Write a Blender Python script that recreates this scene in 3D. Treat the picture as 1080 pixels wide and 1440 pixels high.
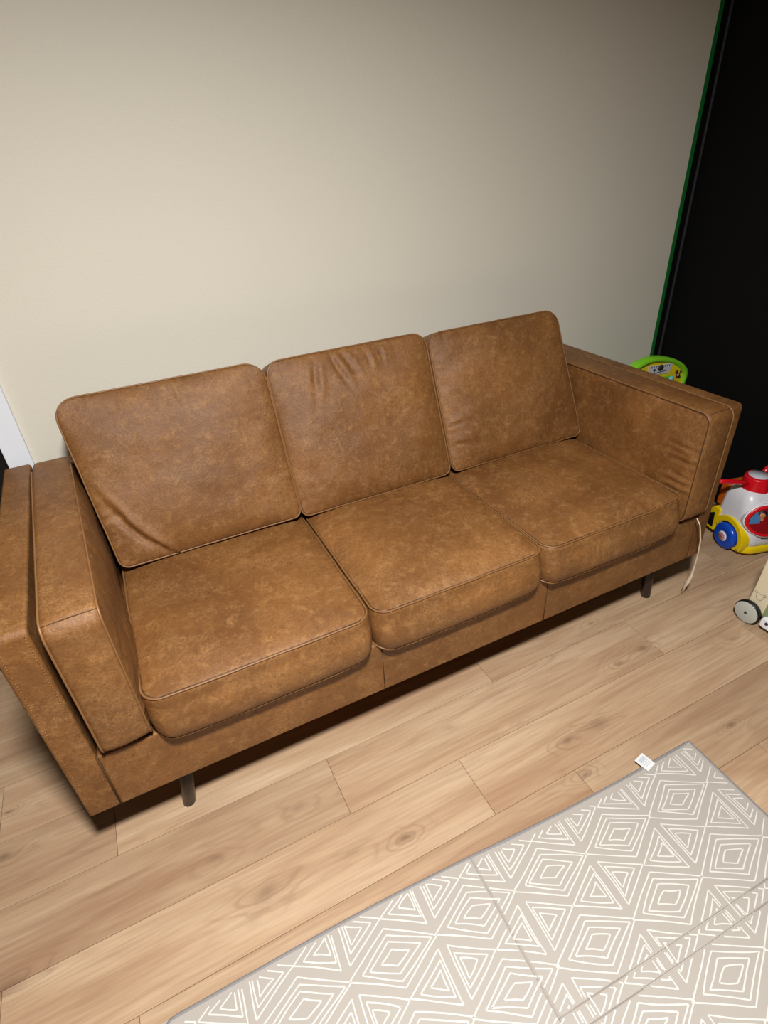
import bpy, math, random
from mathutils import Vector, Matrix, noise
random.seed(4)
scn = bpy.context.scene
col = scn.collection
for o in list(bpy.data.objects): bpy.data.objects.remove(o)

# ------------------------------------------------------------ camera, light, exposure
CAM = Vector((0.37796, -1.92474, 1.53476)); YAW, PITCH, ROLL, FPX = 0.42125, -0.56675, -0.06684, 786.94
def cam_axes():
    cy, sy, cp, sp = math.cos(YAW), math.sin(YAW), math.cos(PITCH), math.sin(PITCH)
    f = Vector((sy*cp, cy*cp, sp)); r = Vector((cy, -sy, 0)); u = r.cross(f)
    cr, sr = math.cos(ROLL), math.sin(ROLL)
    return f, cr*r+sr*u, -sr*r+cr*u
F, R, U = cam_axes()
cd = bpy.data.cameras.new('camera'); cam = bpy.data.objects.new('camera', cd); col.objects.link(cam)
cd.sensor_fit = 'HORIZONTAL'; cd.sensor_width = 36; cd.lens = FPX/1080*36; cd.clip_start = .02
M = Matrix.Identity(4)
for i in range(3): M[i][0], M[i][1], M[i][2], M[i][3] = R[i], U[i], -F[i], CAM[i]
cam.matrix_world = M; scn.camera = cam
w = bpy.data.worlds.new('world'); scn.world = w; w.use_nodes = True
w.node_tree.nodes['Background'].inputs[0].default_value = (.9, .95, 1, 1)
w.node_tree.nodes['Background'].inputs[1].default_value = 0.005
LAMP = (0.50, -1.93, 2.40)
ld = bpy.data.lights.new('ceiling_lamp_light', 'AREA'); ld.shape = 'DISK'; ld.size = .24; ld.energy = 76; ld.spread = math.radians(168); ld.color = (1, .965, .925)
lo = bpy.data.objects.new('ceiling_lamp_light', ld); col.objects.link(lo); lo.location = LAMP
scn.view_settings.view_transform = 'Standard'; scn.view_settings.look = 'None'
scn.view_settings.gamma = 1; scn.view_settings.use_curve_mapping = False
scn.view_settings.exposure = 0.35

# ------------------------------------------------------------ materials
def srgb(r, g, b):
    return tuple(((c/255)/12.92 if c/255 <= .04045 else ((c/255+.055)/1.055)**2.4) for c in (r, g, b)) + (1,)
class NT:
    def __init__(s, name):
        s.m = bpy.data.materials.new(name); s.m.use_nodes = True; s.t = s.m.node_tree
        s.b = s.t.nodes['Principled BSDF']
    def n(s, typ, **kw):
        nd = s.t.nodes.new(typ)
        for k, v in kw.items():
            if k.startswith('i_'):
                key = k[2:]
                nd.inputs[int(key) if key.isdigit() else key].default_value = v
            else: setattr(nd, k, v)
        return nd
    def l(s, a, b): s.t.links.new(a, b)
    def math(s, op, a, b=None, c=None, clamp=False):
        nd = s.n('ShaderNodeMath', operation=op); nd.use_clamp = clamp
        for i, x in enumerate((a, b, c)):
            if x is None: continue
            if isinstance(x, (int, float)): nd.inputs[i].default_value = x
            else: s.l(x, nd.inputs[i])
        return nd.outputs[0]
    def mix(s, fac, a, b, blend='MIX'):
        nd = s.n('ShaderNodeMix', data_type='RGBA', blend_type=blend)
        for sock, x in ((nd.inputs[0], fac), (nd.inputs[6], a), (nd.inputs[7], b)):
            if isinstance(x, (int, float, tuple)): sock.default_value = x
            else: s.l(x, sock)
        return nd.outputs[2]
    def ramp(s, fac, stops):
        nd = s.n('ShaderNodeValToRGB'); e = nd.color_ramp.elements
        while len(e) < len(stops): e.new(.5)
        for i, (p, c) in enumerate(stops): e[i].position = p; e[i].color = c
        s.l(fac, nd.inputs[0]); return nd.outputs[0]
    def noise(s, vec, scale, detail=4, rough=.55, dist=0):
        nd = s.n('ShaderNodeTexNoise'); nd.inputs['Scale'].default_value = scale
        nd.inputs['Detail'].default_value = detail; nd.inputs['Roughness'].default_value = rough
        nd.inputs['Distortion'].default_value = dist
        if vec is not None: s.l(vec, nd.inputs['Vector'])
        return nd.outputs['Fac']
    def bump(s, h, strength, dist):
        nd = s.n('ShaderNodeBump'); nd.inputs['Strength'].default_value = strength; nd.inputs['Distance'].default_value = dist
        s.l(h, nd.inputs['Height']); s.l(nd.outputs[0], s.b.inputs['Normal'])
    def coord(s, which='Object', jitter=True):
        tc = s.n('ShaderNodeTexCoord').outputs[which]
        if not jitter: return tc
        oi = s.n('ShaderNodeObjectInfo').outputs['Random']
        v = s.n('ShaderNodeVectorMath', operation='SCALE'); v.inputs[0].default_value = (7.3, 3.1, 5.7); s.l(oi, v.inputs['Scale'])
        a = s.n('ShaderNodeVectorMath', operation='ADD'); s.l(tc, a.inputs[0]); s.l(v.outputs[0], a.inputs[1])
        return a.outputs[0]
def plastic(name, rgb, rough=.35, var=.12, bump=0.0, spec=.5):
    k = NT(name); c = k.coord()
    f = k.noise(c, 22, 4)
    base = srgb(*rgb); dark = tuple(x*(1-var) for x in base[:3]) + (1,)
    k.l(k.mix(f, dark, base), k.b.inputs['Base Color'])
    k.b.inputs['Roughness'].default_value = rough
    k.b.inputs['Specular IOR Level'].default_value = spec
    if bump: k.bump(k.noise(c, 180, 3), bump, .001)
    return k.m

def make_leather():
    k = NT('distressed_tan_leather'); c = k.coord()
    big = k.noise(c, 4.0, 4, .55, .3)
    mid = k.noise(c, 34, 8, .72, .5)
    fine = k.noise(c, 170, 5, .75)
    speck = k.noise(c, 520, 2, .6)
    base = k.ramp(big, [(.30, srgb(110, 70, 32)), (.5, srgb(128, 85, 41)), (.70, srgb(147, 100, 52))])
    pale = k.ramp(mid, [(.50, (0, 0, 0, 1)), (.68, (1, 1, 1, 1))])
    c1 = k.mix(k.math('MULTIPLY', pale, .46), base, srgb(182, 136, 82))
    vein = k.math('ABSOLUTE', k.math('SUBTRACT', k.noise(c, 70, 6, .75, 1.2), .5))
    veinm = k.ramp(vein, [(0, (1, 1, 1, 1)), (.03, (0, 0, 0, 1))])
    zone = k.ramp(k.noise(c, 7, 4, .6, .4), [(.48, (0, 0, 0, 1)), (.62, (1, 1, 1, 1))])
    c2 = k.mix(k.math('MULTIPLY', veinm, k.math('MULTIPLY', zone, .45)), c1, srgb(196, 158, 112))
    dk = k.ramp(k.noise(c, 75, 6, .75, .4), [(.34, (1, 1, 1, 1)), (.50, (0, 0, 0, 1))])
    c3 = k.mix(k.math('MULTIPLY', dk, .48), c2, srgb(84, 52, 25))
    c4 = k.mix(k.math('MULTIPLY', k.ramp(fine, [(.35, (1, 1, 1, 1)), (.62, (0, 0, 0, 1))]), .42), c3, srgb(88, 56, 29))
    k.l(c4, k.b.inputs['Base Color'])
    nap = k.ramp(k.noise(c, 4.6, 5, .62, .9), [(.50, (0, 0, 0, 1)), (.545, (1, 1, 1, 1))])
    c4 = k.mix(k.math('MULTIPLY', nap, .22), c4, srgb(104, 66, 32))
    k.l(c4, k.b.inputs['Base Color'])
    rg = k.math('MULTIPLY_ADD', mid, .22, .40)
    k.l(rg, k.b.inputs['Roughness']); k.b.inputs['Specular IOR Level'].default_value = .5
    h = k.math('ADD', k.math('MULTIPLY', fine, .7), k.math('ADD', k.math('MULTIPLY', mid, 1.2), k.math('MULTIPLY', speck, .3)))
    k.bump(h, .6, .0026)
    return k.m
LEATHER = make_leather()
PIPING = plastic('leather_piping', (138, 97, 56), .45, .35, .3)
STITCH = plastic('pale_stitching', (152, 106, 62), .6, .1)
SEAM = plastic('dark_seam_thread', (74, 48, 24), .8, .2)

def make_wall():
    k = NT('cream_wall_paint'); c = k.coord('Object', False)
    f = k.noise(c, 1.2, 3)
    k.l(k.mix(f, srgb(225, 221, 207), srgb(218, 215, 202)), k.b.inputs['Base Color'])
    k.b.inputs['Roughness'].default_value = .62
    k.b.inputs['Specular IOR Level'].default_value = .25
    h = k.math('ADD', k.noise(c, 130, 3, .6), k.math('MULTIPLY', k.noise(c, 420, 2, .6), .4))
    k.bump(h, .28, .0022)
    return k.m
WALL = make_wall()
def simple_wall(name, rgb, rough=.8, spec=.2):
    k = NT(name); c = k.coord('Object', False)
    b = srgb(*rgb); k.l(k.mix(k.noise(c, 3, 4), tuple(x*.9 for x in b[:3])+(1,), b), k.b.inputs['Base Color'])
    k.b.inputs['Roughness'].default_value = rough; k.b.inputs['Specular IOR Level'].default_value = spec
    k.bump(k.noise(c, 150, 3), .12, .001)
    return k.m
GREYWALL = simple_wall('greyed_room_paint', (150, 142, 128))  # unseen walls and ceiling, greyed down to cut bounced light
BLACKWALL = simple_wall('black_wall_paint', (13, 13, 14), .75, .12)
DOORWAYDARK = simple_wall('doorway_dark_paint', (16, 16, 18), .5, .3)  # black colour stands in for the darkness inside the doorway
TRIMWHITE = simple_wall('white_trim_paint', (238, 245, 255), .35, .5)
TRIMDARK = simple_wall('dark_grey_bead', (52, 52, 54), .5, .4)
TAPE = plastic('green_painters_tape', (14, 122, 48), .6, .15, .3)

def make_floor():
    k = NT('oak_laminate_planks')
    uv = k.n('ShaderNodeUVMap', uv_map='plank').outputs[0]       # metres along / across
    wp = k.coord('Object', False)
    at = k.n('ShaderNodeAttribute', attribute_name='tone', attribute_type='GEOMETRY').outputs['Fac']
    sp = k.n('ShaderNodeSeparateXYZ'); k.l(uv, sp.inputs[0])
    def vec(sx, sy, z=None):
        cb = k.n('ShaderNodeCombineXYZ'); k.l(k.math('MULTIPLY', sp.outputs[0], sx), cb.inputs[0]); k.l(k.math('MULTIPLY', sp.outputs[1], sy), cb.inputs[1])
        k.l(k.math('MULTIPLY', at, 31.7), cb.inputs[2]); return cb.outputs[0]
    g = k.noise(vec(1.3, 9.0), 1.0, 2, .45, .3)
    # knots: each lifts the grain field so that rings close round it
    wsp = k.n('ShaderNodeSeparateXYZ'); k.l(wp, wsp.inputs[0])
    wob = k.math('MULTIPLY', k.math('SUBTRACT', k.noise(wp, 22, 3), .5), .018)
    KN = [(.228,-1.014,.5,.018),(.474,-.988,.6,.022),(.70,-1.202,1,.016),(.331,-1.158,.75,.030),(1.638,-1.031,.8,.015),(1.693,-.833,.6,.013),
          (1.76,-1.018,.8,.02),(1.272,-1.177,.7,.018),(1.394,-1.18,.55,.03),(1.241,-1.29,.9,.014),(1.744,-1.374,1,.012),(2.427,-.849,.6,.014),
          (2.07,-1.139,.5,.015),(1.185,-1.058,.4,.012),(-.278,-.604,.9,.010),(-.281,-.74,.9,.018),(-.249,-1.074,.8,.03),(.56,-1.17,.35,.02)]
    tot = None; dark = None
    for (x, y, a, s) in KN:
        dx = k.math('MULTIPLY', k.math('SUBTRACT', wsp.outputs[0], x), .40)
        dy = k.math('ADD', k.math('SUBTRACT', wsp.outputs[1], y), wob)
        d2 = k.math('ADD', k.math('MULTIPLY', dx, dx), k.math('MULTIPLY', dy, dy))
        e = k.math('POWER', 2.718, k.math('MULTIPLY', d2, -1/(2*(s*1.25)**2)))
        e = k.math('MULTIPLY', e, .30*a)
        tot = e if tot is None else k.math('ADD', tot, e)
        ed = k.math('MULTIPLY', k.math('POWER', 2.718, k.math('MULTIPLY', d2, -1/(2*(s*.36)**2))), a)
        dark = ed if dark is None else k.math('ADD', dark, ed)
    field = k.math('ADD', g, tot)
    ring = k.math('SINE', k.math('MULTIPLY', field, 75))
    ringm = k.ramp(k.math('MULTIPLY_ADD', ring, .5, .5), [(.0, (0, 0, 0, 1)), (.75, (.25, .25, .25, 1)), (1, (1, 1, 1, 1))])
    ringamt = k.ramp(k.noise(vec(1.6, 5.0), 1.3, 3), [(.45, (.1, .1, .1, 1)), (.68, (1, 1, 1, 1))])
    nearknot = k.math('MULTIPLY', tot, 6, clamp=True)
    ramt = k.math('MAXIMUM', k.math('MULTIPLY', ringamt, .75), nearknot)
    fib = k.noise(vec(5, 130), 1.0, 4, .6)
    broad = k.noise(vec(1.1, 10), 1.0, 4, .6, .5)
    pale, base, warm = srgb(210, 183, 150), srgb(194, 162, 127), srgb(171, 133, 100)
    cc = k.ramp(broad, [(.30, warm), (.5, base), (.72, pale)])
    cc = k.mix(k.math('MULTIPLY', k.math('MULTIPLY', ringm, ramt), .38), cc, srgb(140, 104, 78))
    cc = k.mix(k.math('MULTIPLY', k.ramp(fib, [(.35, (1, 1, 1, 1)), (.6, (0, 0, 0, 1))]), .34), cc, srgb(150, 114, 86))
    streak = k.ramp(k.noise(vec(1.6, 26), 1.0, 3, .5, .4), [(.62, (0, 0, 0, 1)), (.75, (1, 1, 1, 1))])
    cc = k.mix(k.math('MULTIPLY', streak, .42), cc, srgb(146, 108, 82))
    cc = k.mix(k.math('MULTIPLY', dark, .6, clamp=True), cc, srgb(98, 66, 46))
    tone = k.math('MULTIPLY_ADD', at, .13, .78)
    hs = k.n('ShaderNodeHueSaturation'); k.l(cc, hs.inputs['Color']); k.l(tone, hs.inputs['Value']); hs.inputs['Saturation'].default_value = .94
    k.l(hs.outputs[0], k.b.inputs['Base Color'])
    k.b.inputs['Roughness'].default_value = .48; k.b.inputs['Specular IOR Level'].default_value = .3
    k.bump(fib, .15, .0008)
    return k.m
FLOOR = make_floor()
GAP = simple_wall('plank_joint_shadow_gap', (110, 76, 52))

# ------------------------------------------------------------ helpers
class MB:
    def __init__(s): s.v = []; s.f = []; s.mi = []; s.sm = []
    def add(s, vs, fs, mi=0, smooth=False):
        o = len(s.v); s.v += [tuple(x) for x in vs]
        for f in fs: s.f.append(tuple(i+o for i in f)); s.mi.append(mi); s.sm.append(smooth)
    def box(s, a, b, mi=0, mat=None):
        (x0, y0, z0), (x1, y1, z1) = a, b
        vs = [Vector((x, y, z)) for x in (x0, x1) for y in (y0, y1) for z in (z0, z1)]
        if mat: vs = [mat @ q for q in vs]
        s.add(vs, [(0,1,3,2),(4,6,7,5),(0,4,5,1),(2,3,7,6),(0,2,6,4),(1,5,7,3)], mi)
    def tube(s, pts, r, seg=8, closed=False, mi=0, flat=None):
        pts = [Vector(p) for p in pts]; n = len(pts)
        rr = r if isinstance(r, (list, tuple)) else [r]*n
        vs = []; prev = None
        for i, p in enumerate(pts):
            a = pts[i-1] if (i > 0 or closed) else p; b = pts[(i+1) % n] if (i < n-1 or closed) else p
            t = (b-a).normalized() if (b-a).length > 1e-9 else Vector((0, 0, 1))
            if prev is None:
                up = Vector((0, 0, 1)) if abs(t.z) < .9 else Vector((1, 0, 0))
                nx = t.cross(up).normalized()
            else:
                nx = (prev - t*prev.dot(t)).normalized()
            prev = nx; ny = t.cross(nx)
            for j in range(seg):
                an = 2*math.pi*j/seg
                fl = flat[i] if flat else 1
                vs.append(p+nx*math.cos(an)*rr[i]+ny*math.sin(an)*rr[i]*fl)
        fs = []
        for i in range(n if closed else n-1):
            for j in range(seg):
                a = i*seg+j; b = i*seg+(j+1) % seg; i2 = (i+1) % n
                fs.append((a, b, i2*seg+(j+1) % seg, i2*seg+j))
        if not closed: fs += [tuple(range(seg))[::-1], tuple((n-1)*seg+j for j in range(seg))]
        s.add(vs, fs, mi, True)
    def lathe(s, prof, mat=Matrix(), seg=40, mi=0, smooth=True):
        # profile (radius, z) revolved about local z
        vs = []; m = len(prof)
        for j in range(seg):
            a = 2*math.pi*j/seg
            for (r_, z_) in prof: vs.append(mat @ Vector((r_*math.cos(a), r_*math.sin(a), z_)))
        fs = [(j*m+i, ((j+1) % seg)*m+i, ((j+1) % seg)*m+i+1, j*m+i+1) for j in range(seg) for i in range(m-1)]
        fs += [tuple(j*m for j in range(seg))[::-1], tuple(j*m+m-1 for j in range(seg))]
        s.add(vs, fs, mi, smooth)
    def prism(s, poly, d0, d1, mat, mi=0, smooth=False, inset=0.0):
        # poly = 2D outline (local x, y); extruded along local z from d0 to d1, rim rounded by inset
        n = len(poly); c = Vector((sum(p[0] for p in poly)/n, sum(p[1] for p in poly)/n))
        rings = [(0, d0)] if not inset else [(inset, d0), (inset*.3, d0+inset*.3), (0, d0+inset)]
        rings += [(0, d1)] if not inset else [(0, d1-inset), (inset*.3, d1-inset*.3), (inset, d1)]
        nr = []
        for i in range(n):
            a = Vector(poly[i-1]); b = Vector(poly[(i+1) % n]); t = (b-a); nn = Vector((t.y, -t.x)).normalized() if t.length > 0 else Vector((0, 0))
            nr.append(nn)
        area = sum(poly[i][0]*poly[(i+1) % n][1]-poly[(i+1) % n][0]*poly[i][1] for i in range(n))
        sg = -1 if area > 0 else 1
        vs = []
        for (ins, d) in rings:
            for i in range(n):
                q = Vector(poly[i])+nr[i]*ins*sg
                vs.append(mat @ Vector((q.x, q.y, d)))
        fs = []
        for k in range(len(rings)-1):
            for i in range(n):
                j = (i+1) % n; fs.append((k*n+i, k*n+j, (k+1)*n+j, (k+1)*n+i))
        s.add(vs, fs, mi, smooth)
        s.add([vs[i] for i in range(n)], [tuple(range(n))[::-1]], mi)
        L = (len(rings)-1)*n
        s.add([vs[L+i] for i in range(n)], [tuple(range(n))], mi)
    def build(s, name, mats, parent=None, world=None, bevel=0, recalc=True, autosmooth=False):
        import bmesh
        me = bpy.data.meshes.new(name); me.from_pydata(s.v, [], s.f)
        mats = mats if isinstance(mats, (list, tuple)) else [mats]
        for m in mats: me.materials.append(m)
        for p, mi, sm in zip(me.polygons, s.mi, s.sm): p.material_index = mi; p.use_smooth = sm
        if recalc:
            bm = bmesh.new(); bm.from_mesh(me); bmesh.ops.remove_doubles(bm, verts=bm.verts, dist=1e-6)
            bmesh.ops.recalc_face_normals(bm, faces=bm.faces); bm.to_mesh(me); bm.free()
        o = bpy.data.objects.new(name, me); col.objects.link(o)
        if world is not None: o.matrix_world = world
        if parent is not None: o.parent = parent
        if bevel:
            b = o.modifiers.new('bevel', 'BEVEL'); b.width = bevel; b.segments = 3; b.limit_method = 'ANGLE'; b.angle_limit = math.radians(40)
            for p in me.polygons: p.use_smooth = True
            wn = o.modifiers.new('wn', 'WEIGHTED_NORMAL'); wn.keep_sharp = True
        return o
def tag(o, label=None, cat=None, group=None, kind=None):
    for k, v in (('label', label), ('category', cat), ('group', group), ('kind', kind)):
        if v: o[k] = v
    return o
def empty(name, loc=(0, 0, 0), rz=0):
    o = bpy.data.objects.new(name, None); col.objects.link(o); o.location = loc; o.rotation_euler.z = rz; o.empty_display_size = .1
    return o
def boxobj(name, a, b, mat, parent=None, bevel=0, kind=None):
    m = MB(); m.box(a, b); o = m.build(name, mat, parent, bevel=bevel)
    if kind: o['kind'] = kind
    return o

# ------------------------------------------------------------ setting
XR = 2.81; XL = -2.4; YF = -5.2; ZC = 2.5; DX = -.026
m = MB(); m.box((DX, 0, 0), (2.768, .12, ZC)); m.box((-.95, 0, 2.08), (DX, .12, ZC)); m.box((XL, 0, 0), (-.95, .12, ZC))
m.build('wall_back', WALL)['kind'] = 'structure'
# strip of the back wall beside the corner that is painted black, and the black side wall
boxobj('wall_corner', (2.768, 0, 0), (XR+.1, .12, ZC), BLACKWALL, kind='structure')
boxobj('wall_right', (XR, YF, 0), (XR+.1, 0, ZC), BLACKWALL, kind='structure')
boxobj('wall_left', (XL-.1, YF, 0), (XL, .12, ZC), GREYWALL, kind='structure')
boxobj('wall_front', (XL-.1, YF-.1, 0), (XR+.1, YF, ZC), GREYWALL, kind='structure')
boxobj('ceiling', (XL-.1, YF-.1, ZC), (XR+.1, .12, ZC+.1), GREYWALL, kind='structure')
# door casing and an added black slab standing for the dark of the doorway
m = MB(); m.box((DX, -.018, 0), (.042, .0, 2.14)); m.box((-.99, -.018, 2.075), (DX, 0, 2.14)); m.box((-.99, -.018, 0), (-.95, 0, 2.075))
m.build('trim_1', TRIMWHITE, bevel=.003)['kind'] = 'structure'
m = MB(); m.box((-.95, .03, .005), (DX, .065, 2.08))
for (x0, x1, z0, z1) in ((-.85, -.55, .2, .95), (-.43, -.13, .2, .95), (-.85, -.55, 1.1, 1.95), (-.43, -.13, 1.1, 1.95)):
    for q in (((x0, .022, z0), (x1, .03, z0+.02)), ((x0, .022, z1-.02), (x1, .03, z1)), ((x0, .022, z0), (x0+.02, .03, z1)), ((x1-.02, .022, z0), (x1, .03, z1))): m.box(*q)
m.build('doorway_dark_1', DOORWAYDARK, bevel=.002)['kind'] = 'structure'
boxobj('trim_2', (XR-.010, -.010, 0), (XR, 0, ZC), TRIMDARK, bevel=.003, kind='structure')
m = MB(); N = 60
for i in range(N):
    z0, z1 = 2.5*i/N, 2.5*(i+1)/N
    e0 = .0022*noise.noise(Vector((0, 0, z0*5))); e1 = .0022*noise.noise(Vector((0, 0, z1*5)))
    m.add([(2.746+e0, -.0008, z0), (2.768, -.0008, z0), (2.768, -.0008, z1), (2.746+e1, -.0008, z1), (2.746+e0, 0, z0), (2.746+e1, 0, z1)], [(0, 1, 2, 3), (4, 0, 3, 5)])
tag(m.build('painters_tape', TAPE), 'long strip of green masking tape running up the cream wall beside the black corner', 'tape')

# floor planks (one mesh; seams are real gaps over a lower bed)
PW = .189
m = MB(); uvs = []; tones = []
JO = {0: .948, 1: .597, 2: 0.0, 3: -.296, -1: 1.224}
rows = range(-17, 8); rr = random.Random(11)
for k in rows:
    y0 = -1.2635+k*PW; y1 = y0+PW
    if y0 > .1: break
    y1 = min(y1, .12)
    off = JO.get(k, rr.random()*1.2)
    if k == 0: pass
    x = off-1.207*math.ceil((off-XL)/1.207)
    while x < XR:
        a, b = max(x, XL), min(x+1.207, XR); g = .0007
        if b > a+.001:
            m.add([(a+g, y0+g, 0), (b-g, y0+g, 0), (b-g, y1-g, 0), (a+g, y1-g, 0), (a+g, y0+g, -.002), (b-g, y0+g, -.002), (b-g, y1-g, -.002), (a+g, y1-g, -.002)],
                  [(0, 1, 2, 3), (0, 4, 5, 1), (1, 5, 6, 2), (2, 6, 7, 3), (3, 7, 4, 0)])
            t = rr.random(); ox, oy = rr.random()*9, rr.random()*9
            for f in ((0, 1, 2, 3), (0, 4, 5, 1), (1, 5, 6, 2), (2, 6, 7, 3), (3, 7, 4, 0)):
                for i in f:
                    vx = (a, b, b, a)[i % 4]; vy = (y0, y0, y1, y1)[i % 4]
                    uvs.append((vx+ox, vy+oy))
                tones.append(t)
        x += 1.207
nf = len(m.f)
m.add([(XL, YF, -.002), (XR, YF, -.002), (XR, .12, -.002), (XL, .12, -.002)], [(0, 1, 2, 3)], 1)
uvs += [(0, 0)]*4; tones.append(0)
fl = m.build('floor', [FLOOR, GAP], recalc=False); fl['kind'] = 'structure'
uvl = fl.data.uv_layers.new(name='plank')
for i, q in enumerate(uvs): uvl.data[i].uv = q
at = fl.data.attributes.new('tone', 'FLOAT', 'FACE')
for i, q in enumerate(tones): at.data[i].value = q

# ceiling lamp fitting (above the frame)
cl = empty('ceiling_light', (LAMP[0], LAMP[1], 2.5))
m = MB(); m.lathe([(.0, 0), (.17, 0), (.17, -.05), (.155, -.075), (.14, -.075), (.14, -.03), (0, -.03)]); m.build('lamp_housing', TRIMWHITE, cl)
tag(cl, 'round white ceiling lamp above the play mat', 'ceiling light')

# ------------------------------------------------------------ upholstery
def corner_map(u, v, hw, hh, r, rb=None):
    if rb and v < 0: r = rb
    x, y = u*hw, v*hh
    ax, ay = abs(x)-(hw-r), abs(y)-(hh-r)
    if ax > 0 and ay > 0:
        p, q = ax/r, ay/r
        px, qy = p*math.sqrt(1-q*q/2), q*math.sqrt(1-p*p/2)
        x = math.copysign(hw-r+px*r, x); y = math.copysign(hh-r+qy*r, y)
    return x, y
def biased(n, hw, r):
    out = []
    for i in range(n+1):
        t = -1+2*i/n; out.append(math.copysign(abs(t)**.86, t))
    return out
def cushion(name, w, h, t, r, puff, seed, world, seams=(), amp=.0035, edge=.003, n=84, bandpuff=.008, warp=None, sag=0.0, folds=(), backpuff=.3, rb=None):
    """boxed cushion: local x width, y height, z thickness; piping round both faces"""
    hw, hh = w/2, h/2
    nx = n; ny = max(24, int(n*h/w)) if w > h else n
    if h > w: nx = max(24, int(n*w/h))
    us, vs_ = biased(nx, hw, r), biased(ny, hh, r)
    sv = Vector((seed*3.7, seed*1.3, seed*7.1))
    def disp(x, y, sgn):
        u, v = x/hw, y/hh
        d = min(hw-abs(x), hh-abs(y)); d = max(d, 0)
        k = ((1-min(1, abs(u))**3.5)*(1-min(1, abs(v))**3.5))
        z = puff*max(k, 0)**.75*(1 if sgn > 0 else backpuff)
        q = Vector((x, y, sgn*.7))
        z += amp*noise.noise(q*7+sv)*min(1, d/.05) + amp*.5*noise.noise(q*19+sv)*min(1, d/.03)
        # short gathers running in from the piping
        s = (x if hh-abs(y) < hw-abs(x) else y)
        gate = max(0, noise.noise(Vector((s*5.3, (1 if y > 0 else 2)+(x > 0)*3, seed))) + .22)
        z += edge*2.2*gate*math.exp(-d/.045)*min(1, d/.006)*noise.noise(Vector((s*58, d*7, seed*2.1)))
        for (fx, fy, ang, ln, wd, dp) in folds:      # creases: centre, direction, length, width, depth
            ca, sa = math.cos(ang), math.sin(ang); a_ = (x-fx)*ca+(y-fy)*sa; b_ = -(x-fx)*sa+(y-fy)*ca
            b_ += .006*noise.noise(Vector((a_*14, fx*9, fy*9)))
            z -= dp*math.exp(-(a_/ln)**2-(b_/wd)**2)*min(1, d/.01) - dp*.6*math.exp(-(a_/ln)**2-((b_-wd*2.0)/(wd*1.2))**2)*min(1, d/.01)
        z -= sag*math.exp(-((x/(hw*.6))**2+((y)/(hh*.6))**2))*(sgn > 0)
        return z
    def W(p):
        return warp(p) if warp else p
    def bound(side_z, off):
        return
    m = MB()
    for sgn in (1, -1):
        P = []
        for v in vs_:
            for u in us:
                x, y = corner_map(u, v, hw, hh, r, rb)
                P.append(W(Vector((x, y, sgn*(t/2+disp(x, y, sgn))))))
        fs = []
        for j in range(ny):
            for i in range(nx):
                a = j*(nx+1)+i; q = (a, a+1, a+nx+2, a+nx+1)
                fs.append(q if sgn > 0 else q[::-1])
        m.add(P, fs, 0, True)
    # boundary loop in order
    loop = [(u, -1) for u in us] + [(1, v) for v in vs_[1:]] + [(u, 1) for u in us[::-1][1:]] + [(-1, v) for v in vs_[::-1][1:-1]]
    B = [corner_map(u, v, hw, hh, r, rb) for u, v in loop]; nb = len(B)
    K = 10; P = []
    nrm = []
    for i in range(nb):
        a, b = Vector(B[i-1]), Vector(B[(i+1) % nb]); tt = (b-a).normalized(); nrm.append(Vector((tt.y, -tt.x)))
    for k in range(K+1):
        f = k/K; z = t/2-t*f
        o = bandpuff*math.sin(math.pi*f)**.7
        for i, (x, y) in enumerate(B):
            wv = .0016*noise.noise(Vector((x*30, y*30, z*16+seed)))*math.sin(math.pi*f)
            zz = z + (disp(x, y, 1) if k == 0 else 0) - (disp(x, y, -1) if k == K else 0)
            P.append(W(Vector((x+nrm[i].x*(o+wv), y+nrm[i].y*(o+wv), zz))))
    fs = []
    for k in range(K):
        for i in range(nb):
            j = (i+1) % nb; fs.append((k*nb+i, (k+1)*nb+i, (k+1)*nb+j, k*nb+j))
    m.add(P, fs, 0, True)
    o = m.build(name, LEATHER, None, world)
    for sgn in (1, -1):
        pm = MB(); pts = []
        for i, (x, y) in enumerate(B):
            jit = .0012*noise.noise(Vector((x*16, y*16, seed+sgn)))
            pts.append(W(Vector((x+nrm[i].x*(.0005+jit), y+nrm[i].y*(.0005+jit), sgn*(t/2+.0006)))))
        pm.tube(pts, .0026, 8, closed=True)
        pm.build('piping', PIPING, o)
        sm = MB()                    # stitched groove just inside the piping
        pts = [W(Vector((x-nrm[i].x*.0042, y-nrm[i].y*.0042, sgn*(t/2+.0008)))) for i, (x, y) in enumerate(B)]
        sm.tube(pts, .0015, 5, closed=True); sm.build('seam', SEAM, o)
    return o
def frame(origin, ex, ey, ez):
    M_ = Matrix.Identity(4); 
    for i in range(3): M_[i][0], M_[i][1], M_[i][2], M_[i][3] = ex[i], ey[i], ez[i], origin[i]
    return M_

# ---- sofa frame
WS = 2.13; yf, yb, zb = -.893, -.045, .20; ta = .067; H = .80
def rbox_panel(m, x0, x1, y0, y1, z0, z1, rad, n=10):
    """upright slab in the y-z plane, its two top corners rounded"""
    poly = [(y0, z0), (y1, z0)]
    for i in range(n+1): a = i/n*math.pi/2; poly.append((y1-rad+rad*math.cos(a), z1-rad+rad*math.sin(a)))
    for i in range(n+1): a = math.pi/2+i/n*math.pi/2; poly.append((y0+rad+rad*math.cos(a), z1-rad+rad*math.sin(a)))
    M_ = frame((0, 0, 0), (0, 1, 0), (0, 0, 1), (1, 0, 0))
    m.prism(poly, x0, x1, M_, 0, False)
sofa = empty('sofa', (WS/2, (yf+yb)/2, 0))
def sp(mb, name, mat, bevel=0):
    o = mb.build(name, mat, None, bevel=bevel); o.parent = sofa; o.matrix_parent_inverse = Matrix.Translation(-sofa.location)
    return o
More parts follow.
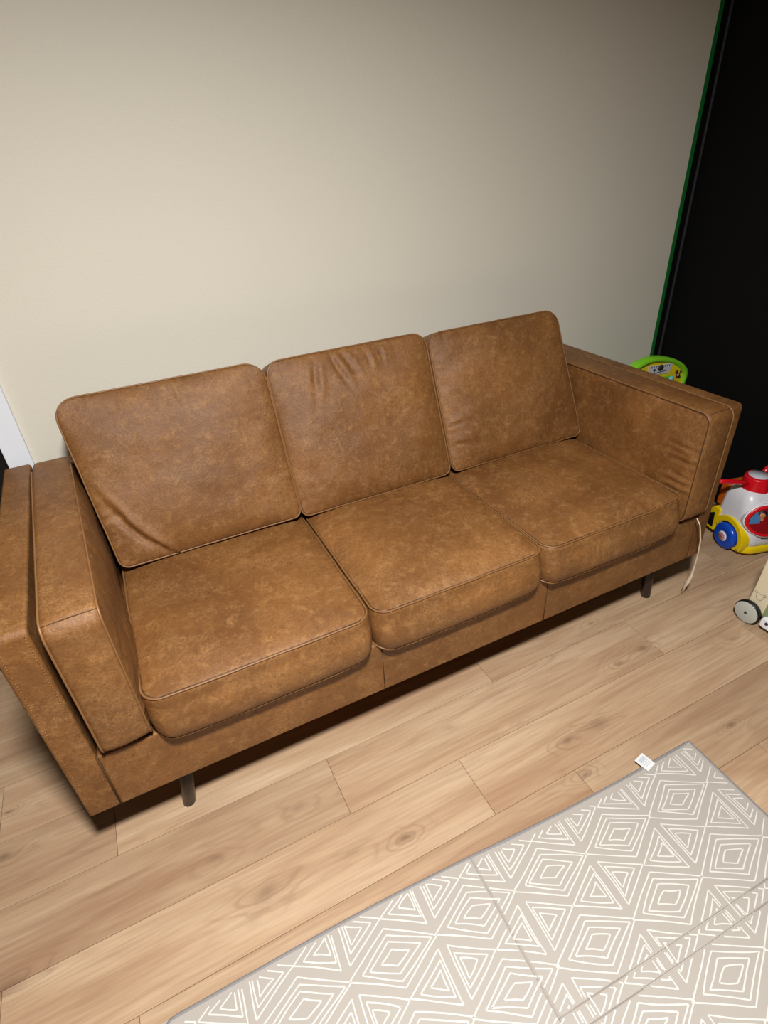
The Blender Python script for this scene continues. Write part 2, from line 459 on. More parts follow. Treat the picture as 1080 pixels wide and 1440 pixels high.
for (x0, x1, fl_) in ((-.006, ta, -.028), (WS-ta, WS, 0)):
    m = MB(); rbox_panel(m, x0, x1, yf, yb, zb, H, .018)
    m.v = [(x+fl_*(y-yf)/(yb-yf), y, z) for x, y, z in m.v]      # the left arm splays slightly towards the back
    arm = sp(m, 'arm_panel', LEATHER, .008)
m = MB(); m.box((ta, yf+.001, zb), (WS-ta, yb-.05, .392)); sp(m, 'base_rail', LEATHER, .007)
m = MB(); m.box((ta-.025, -.118, zb), (WS-ta, yb, .797)); sp(m, 'back_frame', LEATHER, .014)
for x in (.806, 1.3925):
    m = MB(); m.tube([(x, yf+.0006, .202), (x, yf+.0006, .390)], .0014, 6); sp(m, 'seam', SEAM)
m = MB(); m.tube([(ta+.001, yf-.0006, .202), (ta+.001, yf-.0006, .40)], .0018, 6); sp(m, 'seam', SEAM)
m = MB(); m.tube([(WS-ta-.001, yf+.0003, .202), (WS-ta-.001, yf+.0003, .40)], .0012, 6); sp(m, 'seam', SEAM)
for x0 in (.006, ta-.008):
    stitch = MB()
    for i in range(70):
        z = .22+i*.0082
        if z < .79: stitch.tube([(x0, yf-.0006, z), (x0, yf-.0006, z+.004)], .0007, 5)
    st = sp(stitch, 'stitching', STITCH); st['label'] = 'pale stitching down the front of the arm'
LEG = plastic('dark_brown_leg_wood', (46, 32, 26), .35, .3, .1)
for (x, y, sx) in ((.199, -.822, .15), (1.985, -.822, -.12), (.199, -.14, .15), (1.985, -.14, -.12)):
    sh = Matrix.Identity(4); sh[0][2] = sx
    m = MB(); m.lathe([(0, 0), (.015, 0), (.0175, .003), (.023, .200), (0, .200)], Matrix.Translation((x, y, 0)) @ sh, 28); sp(m, 'leg', LEG)
tag(sofa, 'tan distressed leather three-seat sofa frame on dark wooden legs against cream wall', 'sofa')

# ---- seat cushions (local x = world x, local y = world y, local z = up)
def seat(x0, x1, seed, label, folds=(), yfr=-.917):
    y1 = -.20; z0, z1 = .399, .524
    Mx = frame(((x0+x1)/2, (yfr+y1)/2, (z0+z1)/2), (1, 0, 0), (0, 1, 0), (0, 0, 1))
    def warp(p):
        # the front lower edge rounds under, the front swells a little
        yy = p.y+(y1-yfr)/2          # 0 at the front
        k = math.exp(-max(yy, 0)/.035)
        q = Vector(p)
        q.z -= .022*k*(1 if p.z < 0 else .15)*(1-.6*min(1, (abs(p.x)/((x1-x0)/2)))**4)
        q.y += .006*k*max(0, -p.z/.06)**2 - .015*k*max(0, 1-((p.z+.028)/.055)**2)
        return q
    o = cushion('seat_cushion', x1-x0, y1-yfr, z1-z0, .045, .024, seed, Mx, amp=.0032, edge=.0045, folds=folds, bandpuff=.006, warp=warp, backpuff=.1)
    return tag(o, label, 'cushion', 'seat cushions of the tan sofa')
seat(.205, .776, 1, 'tan leather seat cushion nearest the left arm, under the left back cushion')
seat(.787, 1.343, 2, 'tan leather seat cushion in the middle of the sofa')
seat(1.351, 1.925, 3, 'tan leather seat cushion beside the right arm, with a darker rubbed patch')

# ---- back cushions (local x = world x, local y = up the slope, local z = out to the front)
def back(x0, x1, seed, label, hgt=.52, tilt=21.5, roll=0, folds=(), yb0=-.402, zb0=.550, puff=.038, lsh=0, rsh=0, rad=.05):
    a = math.radians(tilt)
    ey = Vector((0, math.sin(a), math.cos(a))); ez = Vector((0, -math.cos(a), math.sin(a))); ex = Vector((1, 0, 0))
    if roll:
        rm = Matrix.Rotation(math.radians(roll), 3, ez); ex = rm @ ex; ey = rm @ ey
    t = .115
    org = Vector(((x0+x1)/2, yb0, zb0)) + ey*hgt/2 - ez*t/2
    def warp(p):
        q = Vector(p); hw_, hh_ = (x1-x0)/2, hgt/2
        k = max(0, min(1, (-p.y-(hh_-.16))/.16)); k = k*k*(3-2*k)
        q.y += k*(t/2-p.z)*math.tan(a)
        q.x += lsh*(p.y/hh_)*max(0, -p.x/hw_)+rsh*(p.y/hh_)*max(0, p.x/hw_)
        return q
    o = cushion('back_cushion', x1-x0, hgt, t, rad, puff, seed, frame(org, ex, ey, ez), amp=.005, edge=.005, folds=folds, bandpuff=.004, warp=warp, rb=.026)
    return tag(o, label, 'cushion', 'back cushions of the tan sofa')
back(.190, .765, 11, 'tan leather back cushion at the left end of the sofa, leaning on the left arm', hgt=.50, lsh=-.020, rad=.062, zb0=.557,
     folds=((-.20, -.165, -.95, .09, .010, .010), (-.235, -.10, -1.15, .08, .009, .009), (-.16, -.20, -.9, .05, .008, .006), (.0, .2, -1.2, .05, .008, .006)))
back(.770, 1.336, 12, 'tan leather back cushion in the middle, with gathered folds below its top edge', hgt=.50,
     folds=((-.055, .185, -1.25, .055, .008, .011), (-.015, .2, -1.2, .045, .007, .010), (-.14, .17, -1.75, .06, .010, .008), (.05, .2, -1.5, .03, .006, .006), (.10, .205, -1.6, .025, .005, .005)))
back(1.346, 1.925, 13, 'tan leather back cushion at the right end of the sofa, beside the right arm', hgt=.49, rsh=-.018, rad=.058,
     folds=((-.25, -.08, .1, .03, .006, .005), (-.25, -.15, .0, .04, .006, .005)))

# ---- arm cushions (local x = world y, local y = up, local z = towards -x or +x)
def armc(xc, sgn, seed, label, yaw=0, folds=(), puff=.010):
    y0, y1, z0, z1 = -.915, -.115, .408, .806
    ez = Vector((sgn, 0, 0)); ex = Vector((0, sgn, 0)); ey = Vector((0, 0, 1))
    rm = Matrix.Rotation(math.radians(yaw), 3, 'Z'); ex = rm @ ex; ez = rm @ ez
    org = Vector((xc, (y0+y1)/2, (z0+z1)/2))
    o = cushion('arm_cushion', y1-y0, z1-z0, .105, .036, puff, seed, frame(org, ex, ey, ez), amp=.0042, edge=.0065, folds=folds, bandpuff=.005, n=110, backpuff=.4)
    # stitched seam across the boxing at the front top corner
    m = MB(); xf = -sgn*(y1-y0)/2
    pts = []
    for i in range(9):
        f = i/8; a = math.radians(58)
        px = xf + sgn*(.036-.036*math.cos(a)) - sgn*.005*math.sin(math.pi*f)*.7; py = (z1-z0)/2-.036+.036*math.sin(a)+.005*math.sin(math.pi*f)*.9
        pts.append((px, py, -.0525+.105*f))
    m.tube(pts, .0012, 6); m.build('seam', SEAM, o)
    return tag(o, label, 'cushion', 'arm cushions of the tan sofa')
armc(.122, 1, 21, 'tan leather arm cushion standing inside the left arm of the sofa', yaw=3.2, puff=.024,
     folds=((-.10, .02, 1.0, .05, .008, .004), (-.18, -.03, .8, .05, .007, .004), (-.05, .06, 1.2, .04, .007, .004), (-.25, .0, .9, .05, .008, .004), (.08, .03, 1.3, .05, .008, .004)))
armc(2.003, -1, 22, 'tan leather arm cushion standing inside the right arm of the sofa', yaw=0,
     folds=((.34, .07, .05, .045, .006, .005), (.33, .045, -.04, .05, .005, .004), (.34, .02, 0.05, .05, .006, .006), (.335, -.01, -.03, .06, .005, .004), (.34, -.03, 0, .05, .006, .006), (.34, -.06, .05, .05, .006, .005), (.34, -.09, .03, .04, .006, .005)))

# ---- loose ribbon
RIB = plastic('cream_ribbon_cloth', (228, 212, 190), .8, .08, .3)
pts = [(2.026, -.912, .404), (2.036, -.922, .380), (2.043, -.924, .358), (2.062, -.925, .305), (2.079, -.920, .232), (2.090, -.915, .174), (2.097, -.910, .123), (2.097, -.905, .093), (2.100, -.895, .055), (2.112, -.885, .012), (2.118, -.882, .004)]
m = MB(); m.tube(pts, [.003, .0035, .004, .0045, .004, .0045, .009, .012, .009, .005, .004], 10, flat=[.6]*11)
tag(m.build('ribbon', RIB), 'thin cream ribbon hanging from under the right arm cushion to the floor', 'ribbon')

# ------------------------------------------------------------ play mat
MATC = NT('pale_grey_mat_fabric')
_c = MATC.coord('Object', False); _f = MATC.noise(_c, 9, 3); _w = MATC.noise(_c, 700, 2)
MATC.l(MATC.mix(MATC.math('MULTIPLY', _w, .5), MATC.mix(_f, srgb(166, 160, 153), srgb(170, 165, 156)), srgb(154, 148, 141)), MATC.b.inputs['Base Color'])
MATC.b.inputs['Roughness'].default_value = .75; MATC.bump(MATC.math('ADD', _w, MATC.noise(_c, 60, 3)), .25, .0012)
LINEC = plastic('white_mat_lines', (210, 208, 202), .7, .05)
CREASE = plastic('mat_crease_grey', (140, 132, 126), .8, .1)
BIND = plastic('grey_mat_binding', (134, 131, 132), .7, .12, .4)
TH = -.038
mat_root = empty('play_mat', (1.578, -1.358, 0), TH)
MWD, MLN, ZT = 1.52, 2.2, .010
def edge_y(x): return .006*math.sin(x*5.0+.4)        # slight waver of the long edge
def zrel(x, y):
    z = ZT + .0012*noise.noise(Vector((x*4, y*4, 0)))
    for gx in (-.757,):
        if abs(x-gx) < .0014: z -= .003
    if x > -.757:
        for gy in (-.348, -.382):
            if abs(y-gy) < .0013: z -= .003
        if -.382 < y < -.348: z += .0010*math.sin((y+.382)/.034*math.pi)
    return z
xs = sorted(set([round(-MWD+i*MWD/100, 5) for i in range(101)]+[-.7588, -.7583, -.7579, -.7561, -.7557, -.7552]))
ys = sorted(set([round(-MLN+i*MLN/130, 5) for i in range(131)]+[q+d for q in (-.348, -.382) for d in (-.0018, -.0013, -.0009, .0009, .0013, .0018)]))
m = MB(); nxp = len(xs)
P = []
Rr = .03
def inround(x, y):
    # pull corners in to a radius
    for cx, sx in ((0, -1), (-MWD, 1)):
        dx = (x-cx)*sx; dy = -y
        if 0 <= dx < Rr and 0 <= dy < Rr:
            p, q = (Rr-dx)/Rr, (Rr-dy)/Rr
            rx = Rr if cx else .012
            px, qy = p*math.sqrt(1-q*q/2), q*math.sqrt(1-p*p/2)
            if cx: return cx+sx*(Rr-px*Rr), -(Rr-qy*Rr)
    return x, y
for y in ys:
    for x in xs:
        a, b = inround(x, y); P.append((a, b+edge_y(a)*math.exp(y/.3), zrel(x, y)))
fs = []; 
for j in range(len(ys)-1):
    for i in range(nxp-1):
        a = j*nxp+i; fs.append((a, a+1, a+nxp+1, a+nxp))
m.add(P, fs, 0, True)
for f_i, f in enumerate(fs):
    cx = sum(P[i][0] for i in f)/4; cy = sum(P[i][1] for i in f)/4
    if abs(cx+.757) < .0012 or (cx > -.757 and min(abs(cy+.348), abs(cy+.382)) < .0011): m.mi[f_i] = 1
m.add([(-MWD, -MLN, .001), (0, -MLN, .001), (0, 0, .001), (-MWD, 0, .001)], [(0, 3, 2, 1)])
m.build('mat_body', [MATC.m, CREASE], mat_root, recalc=False)
# binding along the edges
ring = []
def edgept(x, y): 
    a, b = inround(x, y); return (a, b+edge_y(a)*math.exp(y/.3), .0055)
top = [edgept(-x*MWD/90, 0) for x in range(0, 91)]
lft = [edgept(-MWD, -y*MLN/120) for y in range(1, 121)]
rgt = [edgept(0, -y*MLN/120) for y in range(120, 0, -1)]
m = MB(); m.tube(rgt+top+lft, .0058, 10); m.build('edge_binding', BIND, mat_root)['label'] = 'darker grey binding round the mat edge'

# hand-drawn line pattern: strips of quads lying on the mat surface
pat = MB(); pr = random.Random(5)
LW = .0015
def line(a, b):
    a = Vector(a); b = Vector(b); L = (b-a).length
    if L < .003: return
    n = max(2, int(L/.006)); d = (b-a)/L; nn = Vector((-d.y, d.x)); ph = pr.random()*50; bow = (pr.random()-.5)*.004
    prev = None
    for i in range(n+1):
        t = i/n; q = a.lerp(b, t); wv = .0008*noise.noise(Vector((t*L*22, ph, 0)))+bow*math.sin(math.pi*t)
        q = q+nn*wv; wd = LW*(1+.22*noise.noise(Vector((t*L*60, ph, 4))))
        c1, c2 = q+nn*wd, q-nn*wd
        ok = -MWD+.013 < q.x < -.010 and q.y < edge_y(q.x)-.011 and q.y > -1.1
        if q.x < -MWD+.03 and q.y > -.03: ok = ok and (q-Vector((-MWD+.03, -.03))).length < .021
        if abs(q.x+.757) < .002 or (q.x > -.757 and min(abs(q.y+.348), abs(q.y+.382)) < .002): ok = False
        # the print slips slightly across the folded strip
        cur = [(c.x, c.y+edge_y(c.x)*math.exp(min(c.y, 0)/.3), zrel(c.x, c.y)+.0007) for c in (c1, c2)] if ok else None
        if prev and cur: pat.add([prev[0], prev[1], cur[1], cur[0]], [(0, 1, 2, 3)])
        prev = cur
def poly(pts):
    pts = [Vector(p)+Vector(((pr.random()-.5)*.0035, (pr.random()-.5)*.0028)) for p in pts]
    for i in range(len(pts)): line(pts[i], pts[(i+1) % len(pts)])
GX, GY = .2135, .1645
C0 = Vector((-.167, -.112))
for j in range(-1, 6):
    for i in range(-8, 2):
        c = C0+Vector((i*GX, -j*GY))
        jx, jy = (pr.random()-.5)*.006, (pr.random()-.5)*.004
        for (hx, hy) in ((.1095, .0612), (.086, .0465), (.063, .0325), (.036, .0165)):
            ox = (pr.random()-.5)*.004+{.1095: 0, .086: .008, .063: .001, .036: .003}[hx]; oy = (pr.random()-.5)*.004
            poly([c+Vector((hx+ox, 0+jy)), c+Vector((0+jx, hy)), c+Vector((-hx+ox, 0)), c+Vector((0+jx, -hy))])
        k = c+Vector((GX/2, GY/2))
        for sx in (-1, 1):
            for (g, fx, fy) in ((0, 1.0, 1.0), (.0, .70, .66), (.0, .36, .36)):
                hb = .054*fy; wd = .096*fx
                cx_ = .0405*(1-fx)
                x0 = .010+cx_*.55
                poly([k+Vector((sx*x0, hb)), k+Vector((sx*(x0+wd), (pr.random()-.5)*.003)), k+Vector((sx*x0, -hb))])
pat.build('line_pattern', LINEC, mat_root, recalc=False)
# sewn label
TAGM = plastic('white_label_satin', (222, 223, 224), .5, .03); TAGB = plastic('label_grey_print', (186, 196, 204), .6, .05)
tl = MB(); Mt = Matrix.Translation((-.165, -.008, .013)) @ Matrix.Rotation(math.radians(14), 4, 'Z') @ Matrix.Rotation(math.radians(3), 4, 'X')
tl.box((-.019, -.006, 0), (.019, .036, .0012), 0, Mt); tlo = tl.build('care_label', TAGM, mat_root); tlo['label'] = 'small white sewn care label sticking out of the edge'
tp = MB(); tp.box((-.013, .018, .0012), (.012, .030, .0016), 0, Mt)
for q in (.004, .009, .014): tp.box((-.014, q, .0012), (.013, q+.0022, .0016), 0, Mt)
tp.build('label_print', TAGB, mat_root)
tag(mat_root, 'pale grey foldable play mat with white hand-drawn diamond pattern on wood floor', 'play mat')

# ------------------------------------------------------------ toy car
WHITEP = plastic('white_toy_plastic', (226, 228, 236), .3, .06); YEL = plastic('yellow_toy_plastic', (236, 206, 8), .3, .05)
REDP = plastic('red_toy_plastic', (214, 18, 34), .25, .05); DRED = plastic('dark_red_sticker', (150, 10, 22), .35, .4)
BLUEP = plastic('blue_toy_plastic', (16, 72, 190), .22, .08); GREYP = plastic('pale_grey_sticker', (196, 200, 212), .4, .03)
ORG = plastic('orange_toy_plastic', (196, 92, 22), .4, .1); BLK = plastic('black_rubber', (18, 18, 19), .4, .1)
PINK = plastic('pink_hub_sticker', (214, 140, 150), .5, .3); PURP = plastic('violet_print', (88, 76, 150), .5, .1)
SKIN = plastic('printed_skin_tone', (196, 130, 84), .5, .1); HAIR = plastic('printed_dark_hair', (44, 20, 40), .5, .1); LBL = plastic('printed_pale_blue', (70, 130, 180), .5, .3)
W0 = Vector((2.515, -.797, 0)); cf = Vector((-.259, -.966, 0)).normalized(); cl_ = Vector((-cf.y, cf.x, 0))
carM = frame(W0, cf, cl_, (0, 0, 1))        # x forward, y across to the far side, z up
car = empty('toy_car'); car.location = W0
def cp(mb, name, mat, bevel=0, parent=None):
    o = mb.build(name, mat, None, bevel=bevel); o.parent = parent or car
    o.matrix_parent_inverse = Matrix.Translation(-W0) if not parent else Matrix.Identity(4)
    return o
def rnd(poly, r=.02, n=4):
    out = []; N_ = len(poly)
    for i in range(N_):
        p = Vector(poly[i]); a = Vector(poly[i-1]); b = Vector(poly[(i+1) % N_])
        da, db = (a-p), (b-p); ra = min(r, da.length*.45); rb = min(r, db.length*.45)
        s_, e_ = p+da.normalized()*ra, p+db.normalized()*rb
        for k in range(n+1):
            t = k/n; out.append(tuple(s_*(1-t)**2+p*2*t*(1-t)+e_*t*t))
    return out
def plan(x0, x1, y0, y1, rf, rb, off=0, n=8):
    out = []
    for cx, cy, r_, a0 in ((x1-rf, y1-rf, rf, 0), (x0+rb, y1-rb, rb, 90), (x0+rb, y0+rb, rb, 180), (x1-rf, y0+rf, rf, 270)):
        for i in range(n+1):
            a = math.radians(a0+90*i/n); out.append((cx+(r_+off)*math.cos(a), cy+(r_+off)*math.sin(a)))
    return out
def loft(m, levels, mi=0):
    n = len(levels[0][0]); vs = [carM @ Vector((x, y, z)) for pl, z in levels for x, y in pl]
    fs = [(k*n+i, k*n+(i+1) % n, (k+1)*n+(i+1) % n, (k+1)*n+i) for k in range(len(levels)-1) for i in range(n)]
    m.add(vs, fs, mi, True); m.add(vs[:n], [tuple(range(n))[::-1]], mi); m.add(vs[-n:], [tuple(range(n))], mi)
m = MB()
loft(m, [(plan(-.150, .050, .004, .216, .060, .03), .040), (plan(-.150, .052, .002, .218, .060, .03), .075), (plan(-.148, .050, .002, .218, .060, .03), .115), (plan(-.144, .042, .003, .217, .058, .03), .155),
         (plan(-.141, .030, .004, .216, .055, .03), .195), (plan(-.138, .016, .007, .213, .05, .03), .230), (plan(-.133, .002, .014, .206, .045, .03), .258), (plan(-.124, -.012, .026, .194, .040, .03), .275), (plan(-.108, -.030, .046, .174, .025, .025), .283)])
cp(m, 'body', WHITEP)
SM = carM @ frame((0, 0, 0), (1, 0, 0), (0, 0, 1), (0, -1, 0))     # side face: x forward, y up, z out
wc = (-.043, .060)
def arch(m, c, r0, r1, a0, a1, d0, d1, n=22):
    pts = [(c[0]+r1*math.cos(math.radians(a0+(a1-a0)*i/n)), c[1]+r1*math.sin(math.radians(a0+(a1-a0)*i/n))) for i in range(n+1)]
    pts += [(c[0]+r0*math.cos(math.radians(a1-(a1-a0)*i/n)), c[1]+r0*math.sin(math.radians(a1-(a1-a0)*i/n))) for i in range(n+1)]
    m.prism(pts, d0, d1, SM, 0, False, inset=.003)
m = MB(); arch(m, wc, .065, .090, -20, 165, -.03, .008); cp(m, 'fender', YEL)
m = MB(); loft(m, [(plan(-.02, .056, -.004, .224, .062, .01, 0), .018), (plan(-.02, .058, -.006, .226, .064, .01, 0), .024), (plan(-.02, .058, -.006, .226, .064, .01, 0), .046), (plan(-.02, .053, -.001, .221, .060, .01, 0), .052)]); cp(m, 'front_bumper', YEL)
m = MB(); m.prism(rnd([(-.172, .035), (-.172, .120), (-.150, .150), (-.112, .150), (-.118, .035)], .01), -.22, .006, SM, 0, False, inset=.004); rbp = cp(m, 'rear_bumper', YEL)
m = MB(); m.prism(rnd([(-.163, .05), (-.163, .105), (-.135, .125), (-.128, .05)], .006), .005, .0075, SM); cp(m, 'dark_recess', BLK, parent=rbp)
m = MB(); m.prism(rnd([(-.172, .150), (-.168, .262), (-.155, .275), (-.128, .27), (-.128, .150)], .012), -.20, -.016, SM, 0, False, inset=.006); cp(m, 'rear_box', ORG)
m = MB(); m.lathe([(0, -.012), (.0645, -.012), (.061, .0035), (0, .0035)], SM @ Matrix.Translation((wc[0], wc[1], 0)), 36); cp(m, 'wheel_well', BLK)
for far in (0, 1):
    Mw = SM @ Matrix.Translation((wc[0], wc[1], -.014)) if not far else carM @ frame((wc[0], .206, wc[1]), (1, 0, 0), (0, 0, -1), (0, 1, 0))
    m = MB(); m.lathe([(0, 0), (.038, 0), (.051, .004), (.058, .012), (.060, .022), (.058, .030), (.050, .038), (.034, .041), (.025, .037), (0, .037)], Mw, 40)
    wh = cp(m, 'wheel', BLUEP)
    if not far:
        m = MB(); m.lathe([(0, .037), (.023, .037), (.023, .0395), (0, .0395)], Mw, 30); cp(m, 'hub_sticker', WHITEP, parent=wh)
        m = MB(); m.lathe([(0, .0395), (.009, .0395), (.009, .0402), (0, .0402)], Mw, 20)
        for q in range(8):
            m.lathe([(0, .0395), (.0045, .0395), (.0045, .0400), (0, .0400)], Mw @ Matrix.Translation((.0125*math.cos(q*math.pi/4), .0125*math.sin(q*math.pi/4), 0)), 10)
        cp(m, 'hub_flower', PINK, parent=wh)
# windscreen on the sloping front, turned a little to the near side
ty, tp_ = math.radians(-24), math.radians(17)
wn_ = Vector((math.cos(ty)*math.cos(tp_), math.sin(ty)*math.cos(tp_), math.sin(tp_))); wx = Vector((-math.sin(ty), math.cos(ty), 0)); wy = wn_.cross(wx)
WM = carM @ frame(Vector((.026, .068, .168))+wn_*.019, wx, wy, wn_)
win = [(-.072, -.010), (-.062, .030), (-.030, .062), (.010, .074), (.050, .066), (.074, .030), (.076, -.02), (.050, -.055), (.005, -.066), (-.040, -.048)]
winr = rnd(win, .02, 4)
m = MB(); m.prism([(q[0]*1.07, q[1]*1.07) for q in winr], -.06, .004, WM, 0, False, inset=.005); cp(m, 'window_surround', WHITEP)
m = MB(); m.prism(winr, -.005, .009, WM, 0, False, inset=.004); wo = cp(m, 'windscreen', REDP)
m = MB(); m.prism([(q[0]*.80, q[1]*.80) for q in winr], .006, .0095, WM); cp(m, 'window_picture', DRED, parent=wo)
m = MB(); m.prism([(-.052, -.012), (-.050, .014), (-.030, .040), (-.012, .046), (-.014, -.006)], .0095, .0101, WM); cp(m, 'picture_sky', LBL, parent=wo)
m = MB(); m.lathe([(0, .0098), (.0165, .0098), (.0165, .0106), (0, .0106)], WM @ Matrix.Translation((-.008, .034, 0)), 24); cp(m, 'picture_hair', HAIR, parent=wo)
m = MB(); m.lathe([(0, .0104), (.0115, .0104), (.0115, .0112), (0, .0112)], WM @ Matrix.Translation((-.008, .027, 0)), 24); m.prism([(-.013, .005), (-.013, .02), (-.003, .02), (-.003, .005)], .0104, .0108, WM); cp(m, 'picture_face', SKIN, parent=wo)
# red drum with a pale round sticker and side grips
Md = carM @ Matrix.Translation((-.066, .084, .250))
m = MB(); m.lathe([(0, .0), (.056, .0), (.056, .03), (.052, .074), (.049, .080), (.043, .082), (0, .082)], Md, 44); dr = cp(m, 'drum', REDP)
m = MB(); m.lathe([(0, .0815), (.040, .0815), (.040, .0845), (0, .0845)], Md, 40); cp(m, 'drum_sticker', GREYP, parent=dr)
m = MB(); m.tube([carM @ Vector(q) for q in ((-.062, .05, .300), (-.062, -.02, .318), (-.066, -.075, .328), (-.07, -.105, .330))], [.012, .010, .010, .009], 12); cp(m, 'grip', REDP)
m = MB(); m.tube([carM @ Vector(q) for q in ((-.09, .12, .300), (-.10, .15, .335), (-.10, .19, .350), (-.10, .22, .350))], [.012, .012, .012, .010], 12); cp(m, 'grip', REDP)
m = MB()
Mt_ = carM @ frame(Vector((.0525, .086, .098)), (0, 1, 0), (0, 0, 1), (1, 0, 0))
def q3(pts): return [Mt_ @ Vector((x, y, 0)) for x, y in pts]
m.tube(q3([(-.012, -.006), (-.010, .004), (-.004, .010), (.004, .012), (.012, .008)]), .0022, 6)
m.tube(q3([(-.006, -.010), (-.002, .002), (.002, -.006), (.006, .003), (.010, -.006)]), .0020, 6)
cp(m, 'printed_mark', PURP)
tag(car, 'white and yellow toy car with blue wheels and red drum top beside the black wall', 'toy car')

# ------------------------------------------------------------ push walker, right edge
CREAM = plastic('cream_painted_wood', (226, 216, 186), .5, .05, .1); SAGE = plastic('sage_green_panel', (140, 152, 112), .5, .08)
GREYW = plastic('grey_wheel_disc', (184, 190, 184), .35, .04); DARKM = plastic('dark_screw_metal', (50, 50, 54), .35, .2)
wk = empty('push_walker', (2.20, -1.25, 0))
def wp_(mb, name, mat, bevel=0, parent=None):
    o = mb.build(name, mat, None, bevel=bevel); o.parent = parent or wk
    o.matrix_parent_inverse = Matrix.Translation(-wk.location) if not parent else Matrix.Identity(4)
    return o
XZ = frame((0, 0, 0), (0, 1, 0), (0, 0, 1), (1, 0, 0))    # local x = world y, y = world z, z = world x
for xo in (2.195, 2.455):
    m = MB(); m.prism(rnd([(-1.078, .045), (-1.086, .14), (-1.094, .36), (-1.12, .41), (-1.15, .41), (-1.158, .30), (-1.140, .045)], .02, 5), xo, xo+.018, XZ, 0, False, inset=.003); pst = wp_(m, 'side_post', CREAM)
    m = MB(); m.prism(rnd([(-1.135, .05), (-1.148, .30), (-1.155, .36), (-1.40, .30), (-1.42, .07)], .012, 4), xo+.004, xo+.016, XZ, 0, False, inset=.001); wp_(m, 'side_panel', SAGE)
    m = MB(); m.prism(rnd([(-1.150, .022), (-1.150, .062), (-1.44, .062), (-1.44, .022)], .01, 4), xo-.014, xo+.004, XZ, 0, False, inset=.002); rl = wp_(m, 'lower_rail', TRIMWHITE)
    m = MB(); m.lathe([(0, 0), (.006, 0), (.005, .003), (0, .003)], frame((xo-.014, -1.172, .046), (0, 1, 0), (0, 0, 1), (-1, 0, 0)), 16); wp_(m, 'bolt', DARKM, parent=rl)
    for yy in (-1.098, -1.40):
        sg = -1 if xo < 2.3 else 1
        Mw = frame((xo+(.0 if sg < 0 else .018), yy, .046), (0, 1, 0), (0, 0, 1), (sg, 0, 0))
        m = MB(); m.lathe([(0, .0), (.044, .0), (.046, .003), (.046, .017), (.044, .020), (.038, .020), (.038, .012), (0, .012)], Mw, 44); wh = wp_(m, 'wheel', BLK)
        m = MB(); m.lathe([(0, .010), (.0425, .010), (.0425, .0212), (.041, .0218), (0, .0218)], Mw, 44); wp_(m, 'wheel_disc', GREYW, parent=wh)
        m = MB(); m.lathe([(0, .0218), (.005, .0218), (.005, .0240), (.003, .0245), (0, .0240)], Mw, 18); wp_(m, 'axle_bolt', DARKM, parent=wh)
m = MB(); m.box((2.213, -1.15, .06), (2.455, -1.138, .20)); wp_(m, 'cross_panel', CREAM, .003)
m = MB(); m.box((2.213, -1.16, .35), (2.455, -1.145, .38)); wp_(m, 'cross_rail', CREAM, .003)
m = MB(); m.tube([(2.20, -1.135, .40), (2.20, -1.135, .44), (2.47, -1.135, .44), (2.47, -1.135, .40)], .010, 12); wp_(m, 'handle', CREAM)
# small raised animal head on the near post
m = MB(); xh = 2.1945
def yz(pts): return [(xh, -1.113+a, .128+b) for a, b in pts]
m.tube(yz([(-.012, .006), (-.0125, -.006), (-.008, -.016), (0, -.019), (.008, -.016), (.0125, -.006), (.012, .006)]), .0013, 6)
m.tube(yz([(.010, .008), (.019, .018), (.020, .008), (.012, .002)]), .0013, 6); m.tube(yz([(-.010, .008), (-.019, .016), (-.020, .006), (-.012, .002)]), .0013, 6)
m.tube(yz([(-.006, .009), (0, .006), (.006, .009)]), .0012, 6)
wp_(m, 'animal_emblem', plastic('grey_emblem', (170, 166, 148), .5, .05))
tag(wk, 'cream wooden push walker with grey disc wheels at the right edge of the floor', 'push walker')

# ------------------------------------------------------------ green toy behind the right arm
LIME = plastic('lime_green_plastic', (126, 204, 40), .35, .05); YL2 = plastic('yellow_face_panel', (226, 206, 30), .4, .1)
tg = empty('activity_toy', (2.47, -.28, 0))
def gp(mb, name, mat, bevel=0, parent=None):
    o = mb.build(name, mat, None, bevel=bevel); o.parent = parent or tg
    o.matrix_parent_inverse = Matrix.Translation(-tg.location) if not parent else Matrix.Identity(4)
    return o
GZ = frame((0, -.30, 0), (1, 0, 0), (0, 0, 1), (0, -1, 0))    # local z = towards the room
outl = [(2.245, .52), (2.255, .66), (2.302, .727), (2.347, .742), (2.399, .748), (2.46, .740), (2.519, .725), (2.569, .705), (2.613, .677), (2.642, .645), (2.646, .615), (2.635, .57), (2.60, .46), (2.40, .42), (2.28, .45)]
outr = rnd(outl, .03, 4)
gc = Vector((2.45, .60))
def scl(pts, k, dz=0): return [tuple(gc+(Vector(q)-gc)*k+Vector((0, dz))) for q in pts]
m = MB(); m.prism(outr, -.035, -.008, GZ, 0, False, inset=.004)
ins = scl(outr, .86, -.006)
n_ = len(outr)
vs = [GZ @ Vector((q[0], q[1], -.008)) for q in outr]+[GZ @ Vector((q[0], q[1], .006)) for q in scl(outr, .985)]+[GZ @ Vector((q[0], q[1], .006)) for q in scl(outr, .90, -.003)]+[GZ @ Vector((q[0], q[1], -.010)) for q in ins]
m.add(vs, [(k*n_+i, k*n_+(i+1) % n_, (k+1)*n_+(i+1) % n_, (k+1)*n_+i) for k in range(3) for i in range(n_)], 0, True)
gf = gp(m, 'rim', LIME)
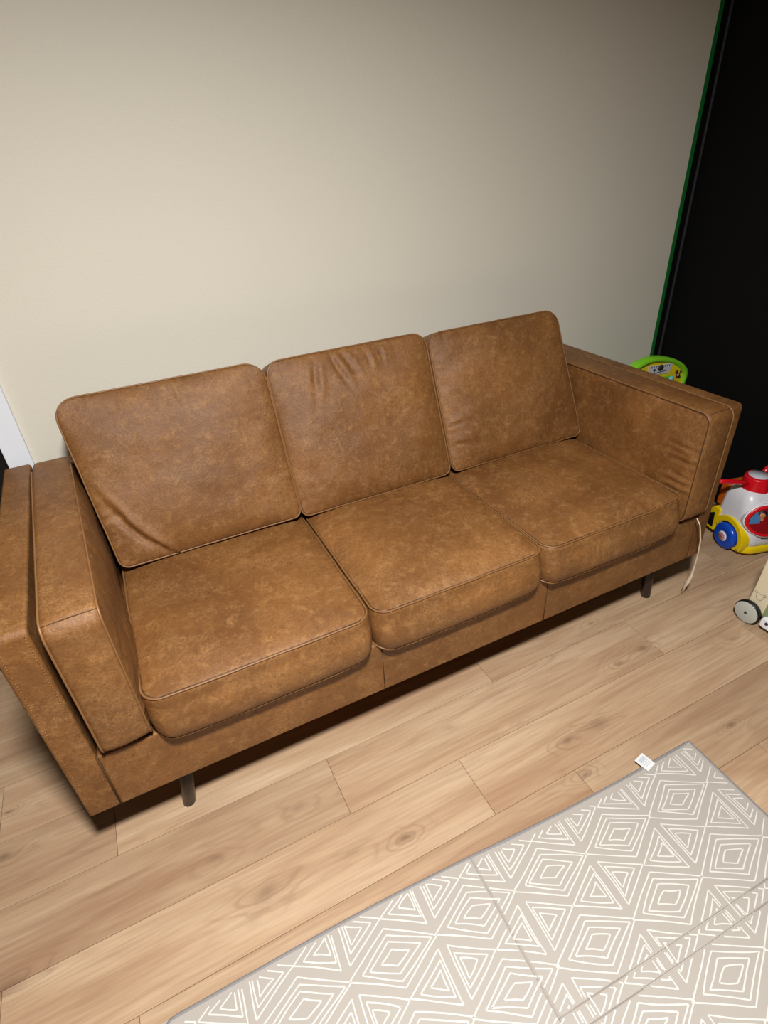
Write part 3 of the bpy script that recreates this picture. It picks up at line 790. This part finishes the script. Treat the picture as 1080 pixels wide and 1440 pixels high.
m = MB(); m.prism(scl(outr, .885, -.004), -.012, -.004, GZ); gp(m, 'face_panel', YL2)
m = MB(); m.prism([(2.385, .712), (2.535, .698), (2.520, .657), (2.400, .672)], -.004, -.001, GZ); pn = gp(m, 'dial_sticker', GREYP)
m = MB(); m.lathe([(0, -.001), (.014, -.001), (.012, .003), (0, .003)], GZ @ Matrix.Translation((2.462, .692, 0)) @ Matrix.Scale(1.3, 4, (1, 0, 0)), 24)
for q in range(9): m.box((2.405+q*.0135, .700-q*.0013+(q % 2)*.003, -.001), (2.409+q*.0135, .707-q*.0013, .0), 0, GZ)
m.box((2.425, .672, -.001), (2.505, .675, 0), 0, GZ); m.lathe([(0, -.001), (.006, -.001), (.006, .001), (0, .001)], GZ @ Matrix.Translation((2.425, .688, 0)), 14)
gp(m, 'dial_marks', DARKM, parent=pn)
m = MB(); m.prism(rnd([(2.38, .655), (2.53, .645), (2.56, .60), (2.50, .56), (2.40, .57)], .01), -.004, .004, GZ, 0, False, inset=.002); gp(m, 'key_panel', LIME)
m = MB(); m.lathe([(0, .003), (.016, .003), (.014, .010), (.006, .013), (0, .013)], GZ @ Matrix.Translation((2.537, .627, 0)), 24); gp(m, 'blue_button', plastic('pale_blue_button', (120, 206, 214), .3, .05))
m = MB(); 
for (x, z, r_) in ((2.575, .650, .009), (2.603, .648, .008), (2.588, .632, .013), (2.600, .622, .007)): m.lathe([(0, -.004), (r_, -.004), (r_, -.0030), (0, -.0030)], GZ @ Matrix.Translation((x, z, 0)), 18)
gp(m, 'printed_spots', plastic('printed_brown', (92, 44, 16), .5, .2))
m = MB(); m.lathe([(0, -.0030), (.006, -.0030), (.006, -.0022), (0, -.0022)], GZ @ Matrix.Translation((2.588, .634, 0)), 14); gp(m, 'printed_light_spot', GREYP)
for x in (2.30, 2.58):
    for y in (-.275, -.15):
        m = MB(); m.tube([(x, -.275, .50), (x, y, .02), (x, y, .0)], [.016, .016, .018], 14); gp(m, 'leg', LIME)
tag(tg, 'lime green and yellow arched activity toy peeking over the right arm of the sofa', 'activity toy')
